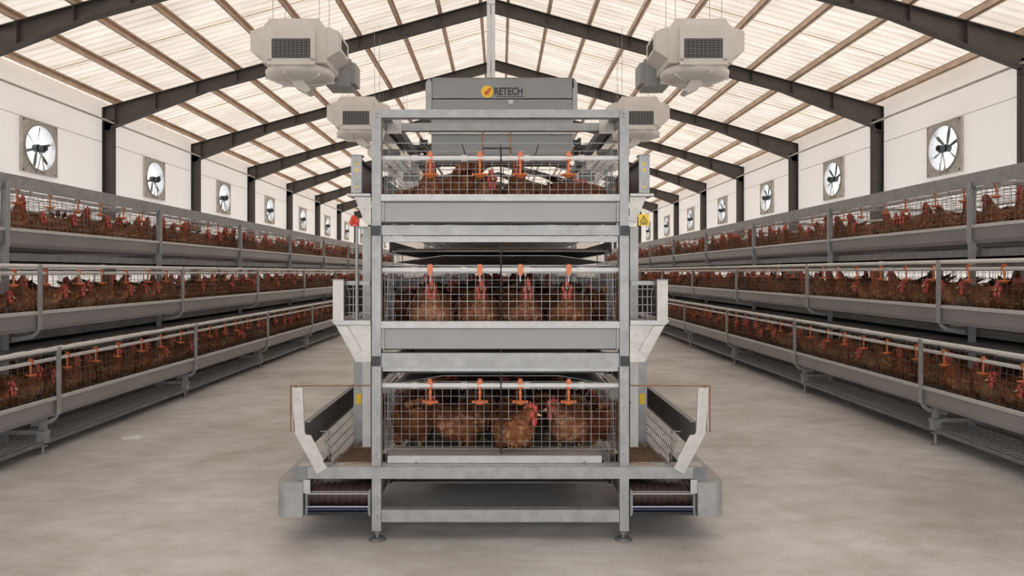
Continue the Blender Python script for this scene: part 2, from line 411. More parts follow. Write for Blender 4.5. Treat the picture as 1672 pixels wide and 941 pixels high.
# ------------------------------------------------------------------ hanging evaporative coolers
def make_cooler():
    r = empty('air_cooler', (0, 0, 0))            # local: faces -y, centre at origin
    m = MB()
    m.prism([(-0.52,-0.22),(0.52,-0.22),(0.52,0.34),(0.40,0.50),(-0.40,0.50),(-0.52,0.34)], 'y', -0.36, 0.5)
    m.prism([(-0.36,-0.22),(0.36,-0.22),(0.34,0.30),(-0.34,0.30)], 'y', -0.50, -0.361)
    m.box(-0.38, 0.38, -0.53, -0.501, 0.12, 0.33); m.box(-0.38, -0.31, -0.53, -0.501, -0.24, 0.12); m.box(0.31, 0.38, -0.53, -0.501, -0.24, 0.12)
    m.box(-0.38, 0.38, -0.53, -0.501, -0.30, -0.20)
    m.build('housing', 'cooler', r)
    m = MB(); m.box(-0.308, 0.308, -0.515, -0.502, -0.198, 0.118); m.build('cooling_pad', 'cooler_dark', r)
    m = MB()
    for i in range(11): z = -0.19+i*0.029; m.bar((-0.309, -0.528, z), (0.309, -0.528, z+rnd.uniform(-.004,.004)), 0.012, 0.008)
    for i in range(9): x = -0.27+i*0.0675; m.bar((x, -0.522, -0.2), (x, -0.522, 0.12), 0.006)
    m.build('grille', 'cooler_grey', r)
    for s in (-1, 1):
        m = MB(); m.prism([(s*0.521, 0.38), (s*0.72, 0.30), (s*0.72, -0.02), (s*0.521, -0.14)], 'y', -0.34, 0.34)
        m.box(min(s*.72,s*.735), max(s*.72,s*.735), -0.30, 0.30, 0.0, 0.27)
        hd = m.build('side_hood', 'cooler', r)
        m = MB(); m.box(min(s*.735,s*.739), max(s*.735,s*.739), -0.2, 0.2, 0.05, 0.22); m.build('vent_window', 'cooler_dark', hd)
    m = MB(); N = 28
    prof = [(0.30,-0.22),(0.52,-0.24),(0.57,-0.30),(0.55,-0.38),(0.42,-0.43),(0.20,-0.46),(0.0,-0.47)]
    vs = []
    for q, z in prof:
        for i in range(N): t = 2*math.pi*i/N; vs.append((q*math.cos(t), q*math.sin(t)*0.9, z))
    m.smooth = True
    m.add(vs, [(j*N+i, j*N+(i+1)%N, (j+1)*N+(i+1)%N, (j+1)*N+i) for j in range(len(prof)-1) for i in range(N)])
    m.smooth = False
    m.build('water_pan', 'cooler', r)
    m = MB()
    for i in range(6):
        t = 2*math.pi*i/6+0.3; m.bar((0.05*math.cos(t),0.05*math.sin(t),-0.475),(0.56*math.cos(t),0.5*math.sin(t),-0.40),0.02,0.05)
    m.build('pan_rib', 'cooler', r)
    m = MB(); m.prism([(-0.1,-0.45),(0.1,-0.45),(0.22,-0.62),(0.15,-0.66),(-0.05,-0.56)], 'y', -0.2, 0.1); m.build('drain_spout', 'cooler', r)
    m = MB(); m.box(0.30, 0.72, 0.52, 1.0, -0.36, 0.12); m.box(0.72, 0.80, 0.56, 0.96, -0.3, 0.06); m.build('rear_duct', 'cooler_grey', r)
    m = MB()
    for s in (-1, 1):
        for y in (-0.25, 0.4): m.cyl((s*0.38, y, 0.48), (s*0.38, y, 2.16-0.0), 0.005, 5)
    m.build('hanger_rod', 'galv', r)
    return r
c0 = make_cooler(); first = True
for side in (-1, 1):
    for k in range(4):
        o = c0 if first else copy_tree(c0); first = False
        o.location = (side*3.3-0.05, 11.5+4.94*k, 4.98); 
        if side > 0: o.scale = (-1, 1, 1)
        w = 'left' if side < 0 else 'right'
        tag(o, f"white evaporative air cooler hanging from the roof, {ORD[k]} from the camera on the {w} side", 'air cooler', 'air coolers hanging from the roof')

# ------------------------------------------------------------------ hens
def catmull(pts, n):
    out = []; P = [pts[0]] + pts + [pts[-1]]
    for i in range(1, len(P)-2):
        for k in range(n):
            t = k/n; r_ = []
            for a, b_, c, d in zip(P[i-1], P[i], P[i+1], P[i+2]):
                r_.append(0.5*((2*b_)+(-a+c)*t+(2*a-5*b_+4*c-d)*t*t+(-a+3*b_-3*c+d)*t**3))
            out.append(r_)
    out.append(list(pts[-1])); return out
# spine: x, y, z, half width, half height   (hen looks towards +x, feet at z=0)
POSES = {
 'hunch': [(-.20,0,.255,.012,.01),(-.165,.0,.245,.04,.035),(-.11,0,.212,.078,.064),(-.03,0,.178,.102,.09),(.05,0,.172,.108,.094),(.10,-.01,.19,.09,.08),(.125,-.02,.215,.062,.06),(.14,-.035,.236,.042,.045),(.15,-.05,.252,.031,.033),(.158,-.066,.262,.026,.027),(.166,-.08,.261,.019,.019),(.172,-.092,.255,.008,.008)],
 'front': [(-.215,0,.26,.012,.01),(-.175,0,.245,.04,.035),(-.12,0,.215,.078,.062),(-.04,0,.18,.104,.088),(.04,0,.165,.112,.096),(.095,0,.185,.096,.086),(.116,0,.222,.068,.064),(.126,0,.252,.045,.046),(.134,0,.28,.031,.034),(.148,0,.302,.026,.027),(.166,0,.304,.020,.020),(.180,0,.299,.008,.008)],
 'alert': [(-.215,0,.285,.012,.01),(-.175,0,.265,.04,.035),(-.12,0,.225,.075,.062),(-.04,0,.185,.098,.088),(.04,0,.175,.104,.096),(.095,0,.20,.092,.088),(.118,0,.25,.064,.066),(.128,0,.29,.042,.047),(.136,0,.325,.029,.033),(.15,0,.35,.025,.026),(.168,0,.352,.019,.019),(.182,0,.347,.008,.008)],
 'turned': [(-.20,0,.26,.012,.01),(-.165,.0,.25,.04,.035),(-.11,0,.215,.078,.064),(-.03,0,.18,.10,.088),(.05,0,.175,.102,.092),(.10,-.01,.20,.085,.08),(.125,-.025,.24,.058,.06),(.14,-.04,.272,.038,.042),(.148,-.055,.30,.027,.03),(.156,-.075,.318,.024,.025),(.164,-.093,.317,.018,.018),(.17,-.107,.311,.008,.008)],
 'low': [(-.215,0,.27,.012,.01),(-.175,0,.25,.04,.035),(-.12,0,.215,.078,.064),(-.04,0,.182,.10,.09),(.04,0,.172,.104,.094),(.10,0,.185,.085,.08),(.14,0,.212,.058,.058),(.165,.006,.232,.040,.043),(.185,.012,.248,.029,.032),(.205,.016,.256,.025,.026),(.222,.018,.252,.019,.019),(.234,.019,.244,.008,.008)],
}
def hen_geo(pose, detail):
    """detail 2: parts + feathers, 1: medium, 0: low"""
    sub, N = {2: (5, 22), 1: (3, 12), 0: (1, 7)}[detail]
    sp = catmull([list(p) for p in POSES[pose]], sub)
    rings = []; fr = []
    for i, p in enumerate(sp):
        a = Vector(sp[max(0,i-1)][:3]); c = Vector(sp[min(len(sp)-1,i+1)][:3]); d = (c-a).normalized()
        # keep the ring planes from folding under the breast
        side = Vector((0,1,0)); side = (side - d*side.dot(d)).normalized(); up = side.cross(d)*-1
        if up.z < 0 and abs(d.z) < .9: up = -up
        ring = []
        for j in range(N):
            t = 2*math.pi*j/N
            ring.append(Vector(p[:3]) + side*math.cos(t)*p[3] + up*math.sin(t)*p[4])
        rings.append(ring); fr.append((Vector(p[:3]), d, side, up, p[3], p[4]))
    body = MB(); body.smooth = True
    nR = len(rings)
    vs = [q for r_ in rings for q in r_]
    fs = [(i*N+j, i*N+(j+1)%N, (i+1)*N+(j+1)%N, (i+1)*N+j) for i in range(nR-1) for j in range(N)]
    fs += [tuple(range(N)), tuple(range(nR*N-1, (nR-1)*N-1, -1))]
    body.t = 0.08; body.add(vs, fs)
    # lighter breast and belly
    for k, q in enumerate(vs):
        if q.z < 0.20 and q.x > -0.05: body.tone[k] = 0.26
        elif q.z > 0.27 and q.x > 0: body.tone[k] = 0.16
    # tail feathers
    for i in range(7 if detail else 3):
        a = (i-3)*0.13 if detail else (i-1)*0.3
        base = Vector((-.15, a*0.1, .255)); tip = base + Vector((-.12*math.cos(a), -.10*math.sin(a)*-1, .085-abs(a)*0.05))
        mid = (base+tip)/2 + Vector((0,0,.012)); w = Vector((0.01, .02, 0))
        body.t = 0.02 + 0.03*i; body.add([base-w*.4, base+w*.4, mid+w, tip, mid-w, mid+Vector((0,0,-.006))], [(0,1,2,3,4),(0,4,5),(1,5,2),(3,2,5),(3,5,4)])
    # wings as part of the body coat
    for s in (-1, 1):
        body.t = 0.05
        rot = Matrix.Rotation(R(12), 3, 'Y')
        body.ell((-.045, s*.088, .205), .115, .022, .055, 12 if detail else 6, 7 if detail else 4, rot)
        body.t = 0.12
        body.ell((.0, s*.060, .115), .05, .036, .06, 10 if detail else 5, 6 if detail else 3)
    if detail == 2:
        rr = random.Random(pose)
        for i in range(620):
            u = rr.uniform(0.12, 0.90); ri = u*(nR-1); p, d, sd, up, w, h = fr[int(ri)]
            t = rr.uniform(0, 2*math.pi)
            nrm = (sd*math.cos(t)*h + up*math.sin(t)*w).normalized()
            q = p + sd*math.cos(t)*w + up*math.sin(t)*h + nrm*0.001
            if abs(q.y) > 0.07 and q.z > .15 and q.x < .05 : q.y += 0.012*(1 if q.y > 0 else -1)
            back = (-d - nrm*(-d).dot(nrm)).normalized()
            L = 0.026 if u < 0.62 else 0.020; wd = 0.45*L
            sdv = nrm.cross(back).normalized()
            tip = q + back*L + nrm*0.006
            body.t = (0.02 if q.z > 0.22 else 0.16) + rr.uniform(0, 0.30)
            if q.x > 0.03 and q.z < .25: body.t += 0.12
            m_ = q + back*L*0.6 + nrm*0.006
            body.smooth = False
            body.add([q, m_+sdv*wd, tip, m_-sdv*wd], [(0,1,2,3)])
    p, d, sd, up, w, h = fr[int(nR-1-sub*2)]
    head = p; fwd = Vector(d); fwd.z *= 0.3; fwd.normalize(); lat = Vector((0,0,1)).cross(fwd).normalized()
    hc = Vector(sp[-1-sub*2][:3]); tipv = Vector(sp[-1][:3])
    # comb
    comb = MB(); prof = [(-.030,.012),(-.040,.030),(-.028,.034),(-.024,.052),(-.013,.038),(-.005,.060),(.004,.040),(.013,.056),(.018,.036),(.028,.040),(.030,.018),(.034,.006)]
    P3 = [hc + fwd*a*0.95 + Vector((0,0,1))*c for a, c in prof]
    n_ = len(P3); th = 0.005
    base = [hc + fwd*a*0.8 + Vector((0,0,.010)) for a, c in prof]
    P3 = [q + lat*(.006*math.sin(i*1.7)) for i, q in enumerate(P3)]; th = 0.008
    vs = [q + lat*th*0.4 for q in P3] + [q - lat*th*0.4 for q in P3] + [q + lat*th*1.3 for q in base] + [q - lat*th*1.3 for q in base]
    fs = []
    for i in range(n_-1):
        fs += [(i, i+1, 2*n_+i+1, 2*n_+i), (n_+i+1, n_+i, 3*n_+i, 3*n_+i+1), (i+1, i, n_+i, n_+i+1)]
    comb.add(vs, fs)
    face = MB()
    nn = 8 if detail else 5; mm = 6 if detail else 3
    for s in (-1, 1):
        face.ell(hc + fwd*.006 + lat*s*.015 + Vector((0,0,-.001)), .021, .014, .020, nn, mm)
        face.ell(hc + fwd*.014 + lat*s*.012 + Vector((0,0,-.036)), .012, .010, .024, nn, mm)
    face.ell(hc + fwd*.008, .023, .019, .016, nn, mm)
    beak = MB(); beak.cyl(hc + fwd*.022 + Vector((0,0,-.001)), hc + fwd*.052 + Vector((0,0,-.012)), .010, 8 if detail else 4, .001)
    eye = MB()
    if detail:
        for s in (-1, 1): eye.ell(hc + fwd*.008 + lat*s*.0285 + Vector((0,0,.004)), .005, .004, .005, 6, 4)
    legs = []
    for s in (-1, 1):
        l = MB(); fx = .012*s
        l.cyl((.0+fx, s*.048, .085), (.012+fx, s*.05, .012), .0085, 7 if detail else 4, .0065)
        for a, ln in ((-0.5, .05), (0, .058), (0.5, .05), (math.pi, .026)):
            l.cyl((.012+fx, s*.05, .010), (.012+fx+ln*math.cos(a), s*.05+ln*math.sin(a), .003), .006, 5 if detail else 3, .003)
        legs.append(l)
    return body, comb, face, beak, eye, legs
HEN = {}; HENM = {}
for pz in POSES:
    bd, cb, fc, bk, ey, lg = hen_geo(pz, 2)
    HEN[pz] = dict(body=bd.mesh('hen_body', ['feather']), comb=cb.mesh('hen_comb', ['comb']), wattles=fc.mesh('hen_wattle', ['comb']),
                   beak=bk.mesh('hen_beak', ['beak']), eyes=ey.mesh('hen_eye', ['eye']), legs=[l.mesh('hen_leg', ['leg']) for l in lg])
    def merged(det):
        bd, cb, fc, bk, ey, lg = hen_geo(pz, det)
        mm = MB(); mm.v = list(bd.v); mm.f = list(bd.f); mm.mi = list(bd.mi); mm.sm = list(bd.sm); mm.tone = list(bd.tone)
        for part, mi in ((cb,1),(fc,1),(bk,2),(ey,3),(lg[0],4),(lg[1],4)):
            o = len(mm.v); mm.v += part.v; mm.tone += [0.1]*len(part.v)
            mm.f += [tuple(i+o for i in f) for f in part.f]; mm.mi += [mi]*len(part.f); mm.sm += part.sm
        return mm
    HENM[pz] = (merged(1).mesh('hen', ['feather','comb','beak','eye','leg']), merged(0))
def full_hen(pz, loc, rz, sc=1.0):
    r = empty('hen', loc, rz); r.scale = (sc, sc, sc); h = HEN[pz]
    link('body', h['body'], r); link('comb', h['comb'], r); link('wattle', h['wattles'], r); link('beak', h['beak'], r); link('eye', h['eyes'], r)
    for l in h['legs']: link('leg', l, r)
    return r
HCOUNT = 0
def add_hen(pz, loc, rz, sc, detailed, label, group):
    global HCOUNT; HCOUNT += 1
    if detailed: o = full_hen(pz, loc, rz, sc)
    else:
        o = link('hen', HENM[pz][0], None, loc, rz); o.scale = (sc, sc, sc)
    return tag(o, label, 'hen', group)
STUFF = MB()
def stuff_hen(pz, loc, rz, sc):
    src = HENM[pz][1]; c, s_ = math.cos(rz)*sc, math.sin(rz)*sc
    o = len(STUFF.v)
    STUFF.v += [(loc[0]+x*c-y*s_, loc[1]+x*s_+y*c, loc[2]+z*sc) for x, y, z in src.v]
    j = rnd.uniform(-.08, .12)
    STUFF.tone += [t+j for t in src.tone]; STUFF.f += [tuple(i+o for i in f) for f in src.f]; STUFF.mi += src.mi; STUFF.sm += src.sm
POSEDESC = {'alert': 'head raised', 'turned': 'head turned aside', 'low': 'head reaching forward', 'hunch': 'head drawn in', 'front': 'head forward'}

# ------------------------------------------------------------------ cage rows
L = 2.3
ZF = [0.35, 0.98, 1.605]          # cage floors
LIP = [0.45, 1.08, 1.705]         # trough lips
PIPE = [0.715, 1.358, 1.99]       # drinker pipes
RAIL = [0.80, 1.412, None]        # outer rail pipes
HT = 0.15
WIRE = 0.0026
cache = {}
def cached(key, fn):
    if key not in cache: cache[key] = fn()
    return cache[key]
def trough_mesh(hw, lip, s, length):
    def f():
        m = MB()
        pr = [(hw-.012, lip-.022), (hw-.010, lip-.004), (hw, lip), (hw+.012, lip-.006), (hw+.014, lip-.026), (hw+.002, lip-.032),
              (hw-.004, lip-.12), (hw-.02, lip-HT), (hw-.065, lip-HT-.003), (hw-.095, lip-.10), (hw-.10, lip-.055)]
        q = [(a*s, c) for a, c in pr]
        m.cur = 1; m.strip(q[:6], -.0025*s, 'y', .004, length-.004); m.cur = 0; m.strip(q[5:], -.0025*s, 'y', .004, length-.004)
        for k in (0.004, length-.024): m.prism([(s*(hw-.003), lip-.035), (s*(hw+.002), lip-.035), (s*(hw-.012), lip-HT-.002), (s*(hw-.020), lip-HT-.002)], 'y', k, k+.02)
        return m.mesh('feed_trough', ['galv_panel', 'galv_light'])
    return cached(('tr', hw, lip, s, length), f)
def grille_mesh(x, z0, z1, length, lean=0.0, vs_=0.06, hs=0.052):
    def f():
        m = MB(); n = int(round(length/vs_))
        for i in range(n+1):
            y = i*length/n; m.bar((x, y, z0), (x+lean, y, z1), WIRE)
        k = int((z1-z0)/hs)
        for i in range(k+1):
            z = z0+i*(z1-z0)/k; t = (z-z0)/(z1-z0)*lean; m.bar((x+t, 0, z), (x+t, length, z), WIRE)
        return m.mesh('wire_grille', ['wire'])
    return cached(('gr', x, z0, z1, length, lean, vs_), f)
def floor_mesh(w, length, drop):
    def f():
        m = MB()
        n = int(2*w/0.075)
        for i in range(n+1):
            x = -w+i*2*w/n; z = -abs(x)*drop; m.bar((x, 0, z), (x, length, z), 0.003)
        k = int(length/0.06)
        for i in range(k+1):
            y = i*length/k
            for s in (-1, 1): m.bar((0, y, 0.003), (s*w, y, .003-w*drop), 0.003)
        return m.mesh('wire_floor', ['wire'])
    return cached(('fl', w, length, drop), f)
def bracket_mesh(hw, lip, s, ztop_, inner):
    def f():
        m = MB(); w = 0.022
        x = hw+.016
        m.box(min(s*x, s*(x+.006)), max(s*x, s*(x+.006)), -w, w, lip-HT+.01, ztop_)
        m.box(min(s*x, s*(x-.03)), max(s*x, s*(x-.03)), w-.005, w, lip+.004, ztop_)
        # curved foot running back under the trough
        pts = [(x+.003, lip-HT+.01), (x-.01, lip-HT-.02), (x-.05, lip-HT-.055), (inner, lip-HT-.085), (inner, lip-HT-.05), (x-.07, lip-HT-.03), (x-.035, lip-HT-.012), (x-.003, lip-HT+.01)]
        m.prism([(a*s, c) for a, c in pts], 'y', -.004, .004)
        return m.mesh('trough_bracket', ['galv'])
    return cached(('br', hw, lip, s, ztop_, inner), f)
def drinker_meshes():
    def f():
        m = MB(); m.box(-.014,.014,-.012,.012,-.013,.022); m.box(-.009,.009,-.008,.008,.022,.034); m.cyl((0,0,-.012),(0,0,-.088),.0065,8); m.cyl((0,0,-.03),(0,0,-.04),.010,8)
        a = m.mesh('drinker', ['orange'])
        m = MB(); m.cyl((0,0,-.10),(0,0,-.086),.012,10,.032); m.cyl((0,0,-.086),(0,0,-.080),.034,12,.032); m.box(-.040,.040,-.006,.006,-.088,-.078)
        return a, m.mesh('drip_cup', ['orange'])
    return cached('dr', f)
def drinker(parent, x, y, z, s=1.0, stuff=False):
    a, c = drinker_meshes(); o = link('drinker', a, parent, (x, y, z), rnd.uniform(-.3, .3)); o.scale = (s, s, s)
    link('drip_cup', c, o); return o
def pipe_part(name, m_, parent, x, z, y0, y1, r=.014):
    m = MB(); m.cyl((x, y0, z), (x, y1, z), r, 10)
    y = y0+0.8
    while y < y1: m.cyl((x, y, z), (x, y+.05, z), r*1.25, 10); y += L
    return m.build(name, m_, parent)

def cage_row(Xc, y0, nb, dz, hw, aisle, label, first_full=0, top_beam=True, group='long rows of three-tier hen cages'):
    row = tag(empty('cage_row', (Xc, y0, dz)), label, 'cage row', group)
    full = nb*L; cw = 0.55
    sides = (-1, 1)
    for t in range(3):
        for s in sides:
            det = s in aisle
            h = hw[t]; gx = s*(.59 if first_full else h-.105)
            ztp = (RAIL[t] if RAIL[t] else 2.03)
            for b_ in range(nb):
                if det:
                    if not first_full: link('feed_trough', trough_mesh(h, LIP[t], s, L), row, (0, b_*L, 0))
                    link('wire_grille', grille_mesh(gx, ZF[t]-.02, ZF[t]+.40, L, -s*.02), row, (0, b_*L, 0))
            if not det:
                link('feed_trough', trough_mesh(h, LIP[t], s, full), row)
                link('wire_grille', grille_mesh(gx, ZF[t]-.02, ZF[t]+.40, full, 0, .115), row)
            if det and not first_full:
                for b_ in range(nb+1):
                    link('trough_bracket', bracket_mesh(h, LIP[t], s, ztp+.012, round(h-.19, 3)), row, (0, b_*L, 0))
                if RAIL[t]: pipe_part('rail_pipe', 'pvc', row, s*(h+.005), RAIL[t], 0, full, .0165)
                pipe_part('water_pipe', 'pvc', row, s*(h-.065), PIPE[t], 0, full, .0145)
            else:
                if not first_full: pipe_part('water_pipe', 'pvc', row, s*(h-.12), PIPE[t], 0, full)
        # floors, cage ceiling wires, belts
        w = .585 if first_full else hw[t]-.11
        for b_ in range(nb): link('wire_floor', floor_mesh(round(w, 3), L, 0.05), row, (0, b_*L, ZF[t]+.002+w*.05*0))
        if t < 3:
            m = MB(); k = 7
            for i in range(k):
                x = -w+i*2*w/(k-1); m.bar((x, 0, ZF[t]+.405), (x, full, ZF[t]+.405), .0045)
            y = 0
            while y <= full: m.bar((-w, y, ZF[t]+.41), (w, y, ZF[t]+.41), .0035); y += 0.23
            m.build('cage_top_wire', 'wire', row)
        bz = .062 if first_full and t == 0 else 0
        m = MB(); m.box(-.56, .56, .03, full, ZF[t]-.145+bz, ZF[t]-.138+bz); m.build('manure_belt', 'belt', row)
        m = MB(); 
        for s in sides: m.strip([(s*.57, ZF[t]-.09+bz*.8), (s*.575, ZF[t]-.15+bz), (s*.54, ZF[t]-.15+bz)], .003, 'y', 0.03, full)
        m.build('belt_edge', 'galv_dark', row)
        if t > 0:
            m = MB(); m.strip([(-w+.04, ZF[t-1]+.425), (-.3, ZF[t]-.165), (.3, ZF[t]-.165), (w-.04, ZF[t-1]+.425)], .003, 'y', 0.06, full)
            m.build('scraper_sheet', 'galv_dark', row)
        m = MB(); m.box(-.53, .53, .06, full-.05, ZF[t]-.137+bz, ZF[t]-.128+bz); m.build('droppings', 'manure', row)
        # wire partition every bay plus centre line
        for b_ in range(nb*2+1):
            y = b_*L/2; m = MB()
            if y == 0: continue
            for i in range(11): x = -w+i*2*w/10; m.bar((x, y, ZF[t]), (x, y, ZF[t]+.40), .003)
            for z in (.1, .2, .3, .4): m.bar((-w, y, ZF[t]+z), (w, y, ZF[t]+z), .003)
            m.build('wire_partition', 'wire', row)
    # frames
    for b_ in range(nb+1):
        y = b_*L
        if y == 0 and first_full: continue
        for s in sides:
            m = MB(); x = .60
            m.box(min(s*x,s*(x+.045)), max(s*x,s*(x+.045)), y-.003, y+.003, .10, 2.02); m.box(min(s*x,s*(x+.004)), max(s*x,s*(x+.004)), y-.025, y+.025, .10, 2.02)
            p = m.build('frame_post', 'galv', row)
            # outrigger leg under the lowest trough
            m = MB(); xo = hw[0]-.10
            m.box(s*xo-.02, s*xo+.02, y-.02, y+.02, .07, .33); m.box(s*xo-.03, s*xo+.03, y-.028, y+.028, .10, .19)
            q = m.build('leg', 'galv', row)
            m = MB(); m.cyl((s*xo, y, 0.0-dz+.004), (s*xo, y, .10), .009, 8); m.cyl((s*xo, y, -dz+.001), (s*xo, y, .010-dz), .035, 12); m.build('levelling_foot', 'galv', q)
        m = MB(); m.bar((-hw[0]+.06, y, .18), (hw[0]-.06, y, .18), .04, .03); m.bar((-.6, y, 2.03), (.6, y, 2.03), .03, .03)
        for t in range(3): m.bar((-hw[t]+.08, y, ZF[t]-.055), (hw[t]-.08, y, ZF[t]-.055), .025, .03)
        m.build('cross_bar', 'galv', row)
    # bottom rail, grating and a pale sheet added to brighten the strip
    for s in (() if first_full else aisle):
        m = MB(); xo = hw[0]-.09
        m.bar((s*xo, 0, .10), (s*xo, full, .10), .02, .03); m.bar((s*(xo-.42), 0, .10), (s*(xo-.42), full, .10), .02, .03)
        m.build('bottom_rail', 'galv_dark', row)
        m = MB(); 
        k = int(full/.07)
        for i in range(k): m.bar((s*(xo-.01), i*.07, .105), (s*(xo-.41), i*.07, .105), .005)
        for i in range(7): m.bar((s*(xo-.04-i*.055), 0, .11), (s*(xo-.04-i*.055), full, .11), .005)
        m.build('bottom_grating', 'galv_light', row)
        m = MB(); m.box(min(s*(xo-.03), s*(xo-.2)), max(s*(xo-.03), s*(xo-.2)), 0, full, .085, .09); m.build('pale_strip', 'galv_light', row)  # pale sheet added for the bright, lit-looking strip under the trough
    if top_beam:
        for s in aisle:
            m = MB(); h = hw[2]; m.strip([(s*(h-.03), 2.005), (s*h, 2.0), (s*(h+.012), 2.105), (s*(h-.03), 2.112)], .003, 'y', 0, full); m.build('top_beam', 'galv', row)
            if s in aisle:
                m = MB(); m.bar((0, 0, ZF[2]+.35), (0, 0, 2.01), .012, .006); hm = m.mesh('hanger_strip', ['galv']); y = .3
                while y < full: link('hanger_strip', hm, row, (s*(h-.02), y, 0)); y += L/4
    return row

SB = [1.0, 0.86, 0.62]            # half widths of the three tiers
XL, XR = -4.30, 4.30
rowL = cage_row(XL, 0.5, 11, -0.012, SB, (1,), 'three-tier galvanised cage row full of brown hens along the left wall')
rowR = cage_row(XR, 0.76, 11, 0.022, SB, (-1,), 'three-tier galvanised cage row full of brown hens along the right wall')
for row, s, y0 in ((rowL, 1, 0.5), (rowR, -1, 0.76)):
    cnt = 0; rest = []
    for t in range(3):
        for b_ in range(1, 8):
            for k in range(6):
                y = b_*L + L*(k+.5)/6 + rnd.uniform(-.04, .04)
                if y+y0 < 4.0: continue
                if b_ <= 6 and cnt < 98: drinker(row, s*(SB[t]-.065), y, PIPE[t]); cnt += 1
# hens in the side rows
tn = ['bottom', 'middle', 'top']
for row, s, y0, side in ((rowL, 1, 0.5, 'left'), (rowR, -1, 0.76, 'right')):
    xc = row.location.x; dz = row.location.z
    for t in range(3):
        gx = SB[t]-.105
        y = 4.15; perbay = {}
        while y < 25:
            if rnd.random() < 0.06: y += .12
            pz = rnd.choice(['alert', 'alert', 'turned', 'low'])
            rz = (0 if s > 0 else math.pi) + R(rnd.uniform(-38, 38)); sc = rnd.uniform(.93, 1.08)
            loc = (xc + s*(gx-rnd.uniform(.15, .21)), y, ZF[t]+dz - .03)
            b_ = int((y-y0)//L)
            if y < 16.9:
                perbay[b_] = perbay.get(b_, 0)+1
                add_hen(pz, loc, rz, sc, y < 8.6, f"brown hen, {ORD[perbay[b_]-1]} along in bay {['one','two','three','four','five','six','seven'][b_-1]} of the {side} row's {tn[t]} tier, {POSEDESC[pz]}",
                        f"hens in the {side} cage row")
            else: stuff_hen(pz, loc, rz, sc)
            # a second hen behind
            if rnd.random() < 0.75 and t < 2 or rnd.random() < .35:
                stuff_hen(rnd.choice(list(POSES)), (xc + s*(gx-.50), y+rnd.uniform(-.06,.06), ZF[t]+dz-.015), rnd.uniform(0, 6.28), sc)
            y += rnd.uniform(.235, .29)

# ------------------------------------------------------------------ the centre row
CH = [1.0, 0.80, 0.71]
FY = 3.446
rowC = cage_row(0, FY+.06, 5, 0.0, CH, (-1, 1), 'three-tier galvanised cage row seen end-on in the middle of the shed', first_full=1, top_beam=False)
S = 325.0
def X(x): return (x-VX)/S
def Z(y): return CAMZ-(y-VY)/S
def fbox(m, x0, x1, ya, yb, d0, d1): m.box(X(x0), X(x1), d0-.06, d1-.06, Z(yb), Z(ya))      # d relative to the row's origin + .06
# local y: row origin is FY+.06; front plane = -.06
def hexbolt(m, x, z, y, r=.009): m.cyl((x, y, z), (x, y-.007, z), r, 6)
for s in (-1, 1):
    m = MB(); a, c = sorted((s*.646, s*.600))
    m.box(a, c, -.06, -.055, Z(868), Z(180)); e = s*.646; m.box(min(e, e-s*.004), max(e, e-s*.004), -.055, -.005, Z(868), Z(180)); e = s*.600; m.box(min(e, e+s*.004), max(e, e+s*.004), -.055, -.005, Z(868), Z(180))
    for yy in (184, 190, 376, 393, 590, 608, 668, 742, 768, 778, 812, 845): hexbolt(m, s*.623, Z(yy), -.06, .008)
    p = m.build('front_post', 'galv', rowC)
    m = MB(); m.cyl((s*.623, -.03, .012), (s*.623, -.03, Z(866)), .010, 10); m.cyl((s*.623, -.03, .001), (s*.623, -.03, .012), .045, 18, .03); m.cyl((s*.623, -.03, .03), (s*.623, -.03, .045), .018, 6); m.build('levelling_foot', 'galv_dark', p)
    for yy in (377, 590):
        m = MB(); m.box(s*.624-.021, s*.624+.021, -.068, -.0605, Z(yy+8), Z(yy-8)); m.build('end_cap', 'black', p)
def beam(name, x0, x1, ya, yb, d0, d1, mt='galv'):
    m = MB(); xa, xb = X(x0), X(x1); za, zb = Z(yb), Z(ya); y0_, y1_ = d0-.06, d1-.06
    m.box(xa, xb, y0_, y0_+.004, za, zb); m.box(xa, xb, y0_+.004, y1_, zb-.004, zb); m.box(xa, xb, y0_+.004, y1_, za, za+.004)
    return m.build(name, mt, rowC)
beam('top_cross_beam', 622.5, 1011.5, 179, 192, -.002, .05)
m = MB()
m.box(-.595, .595, .215, .255, 2.123, 2.165)
m.build('carriage_beam', 'galv', rowC)
for s in (-1, 1):
    m = MB(); m.box(s*.575-.022, s*.575+.022, .256, 11.3, 2.122, 2.166); m.build('carriage_rail', 'galv_dark', rowC)
    m = MB(); m.box(s*.575-.040, s*.575+.040, .205, .2145, 2.105, 2.185); hexbolt(m, s*.575, 2.15, .205); hexbolt(m, s*.575, 2.13, .205); m.build('corner_bracket', 'plate', rowC)
    m = MB(); m.box(s*.60-.02, s*.60+.02, -.004, .9, 2.165, 2.171); m.box(s*.62-.003, s*.62+.003, -.004, .9, 2.12, 2.171); m.build('side_rail', 'galv', rowC)
for ya, yb, pan in ((318, 330, 362), (525, 537, 570)):
    m = MB()
    zt, zl, zb = Z(ya), Z(yb), Z(pan)
    m.strip([(-.015, zt-.012), (-.02, zt), (-.062, zt+.002), (-.068, zl+.004), (-.050, zl-.004), (-.046, zb), (-.01, zb-.01)], .003, 'x', -.592, .592)
    m.box(-.598, -.585, -.058, -.0, zb, zl); m.box(.585, .598, -.058, .0, zb, zl)
    m.build('front_trough', 'galv_panel', rowC)
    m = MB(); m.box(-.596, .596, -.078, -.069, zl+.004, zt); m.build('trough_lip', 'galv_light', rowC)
for ya, yb, yc in ((368, 384, 395), (577, 600, 608)):
    beam('cross_beam', 623, 1011, ya, yb, .004, .05)
    beam('belt_angle', 623, 1011, yb+1, yc, .03, .07, 'galv_light')
beam('base_beam', 486, 1148, 762, 781, -.012, -.001)
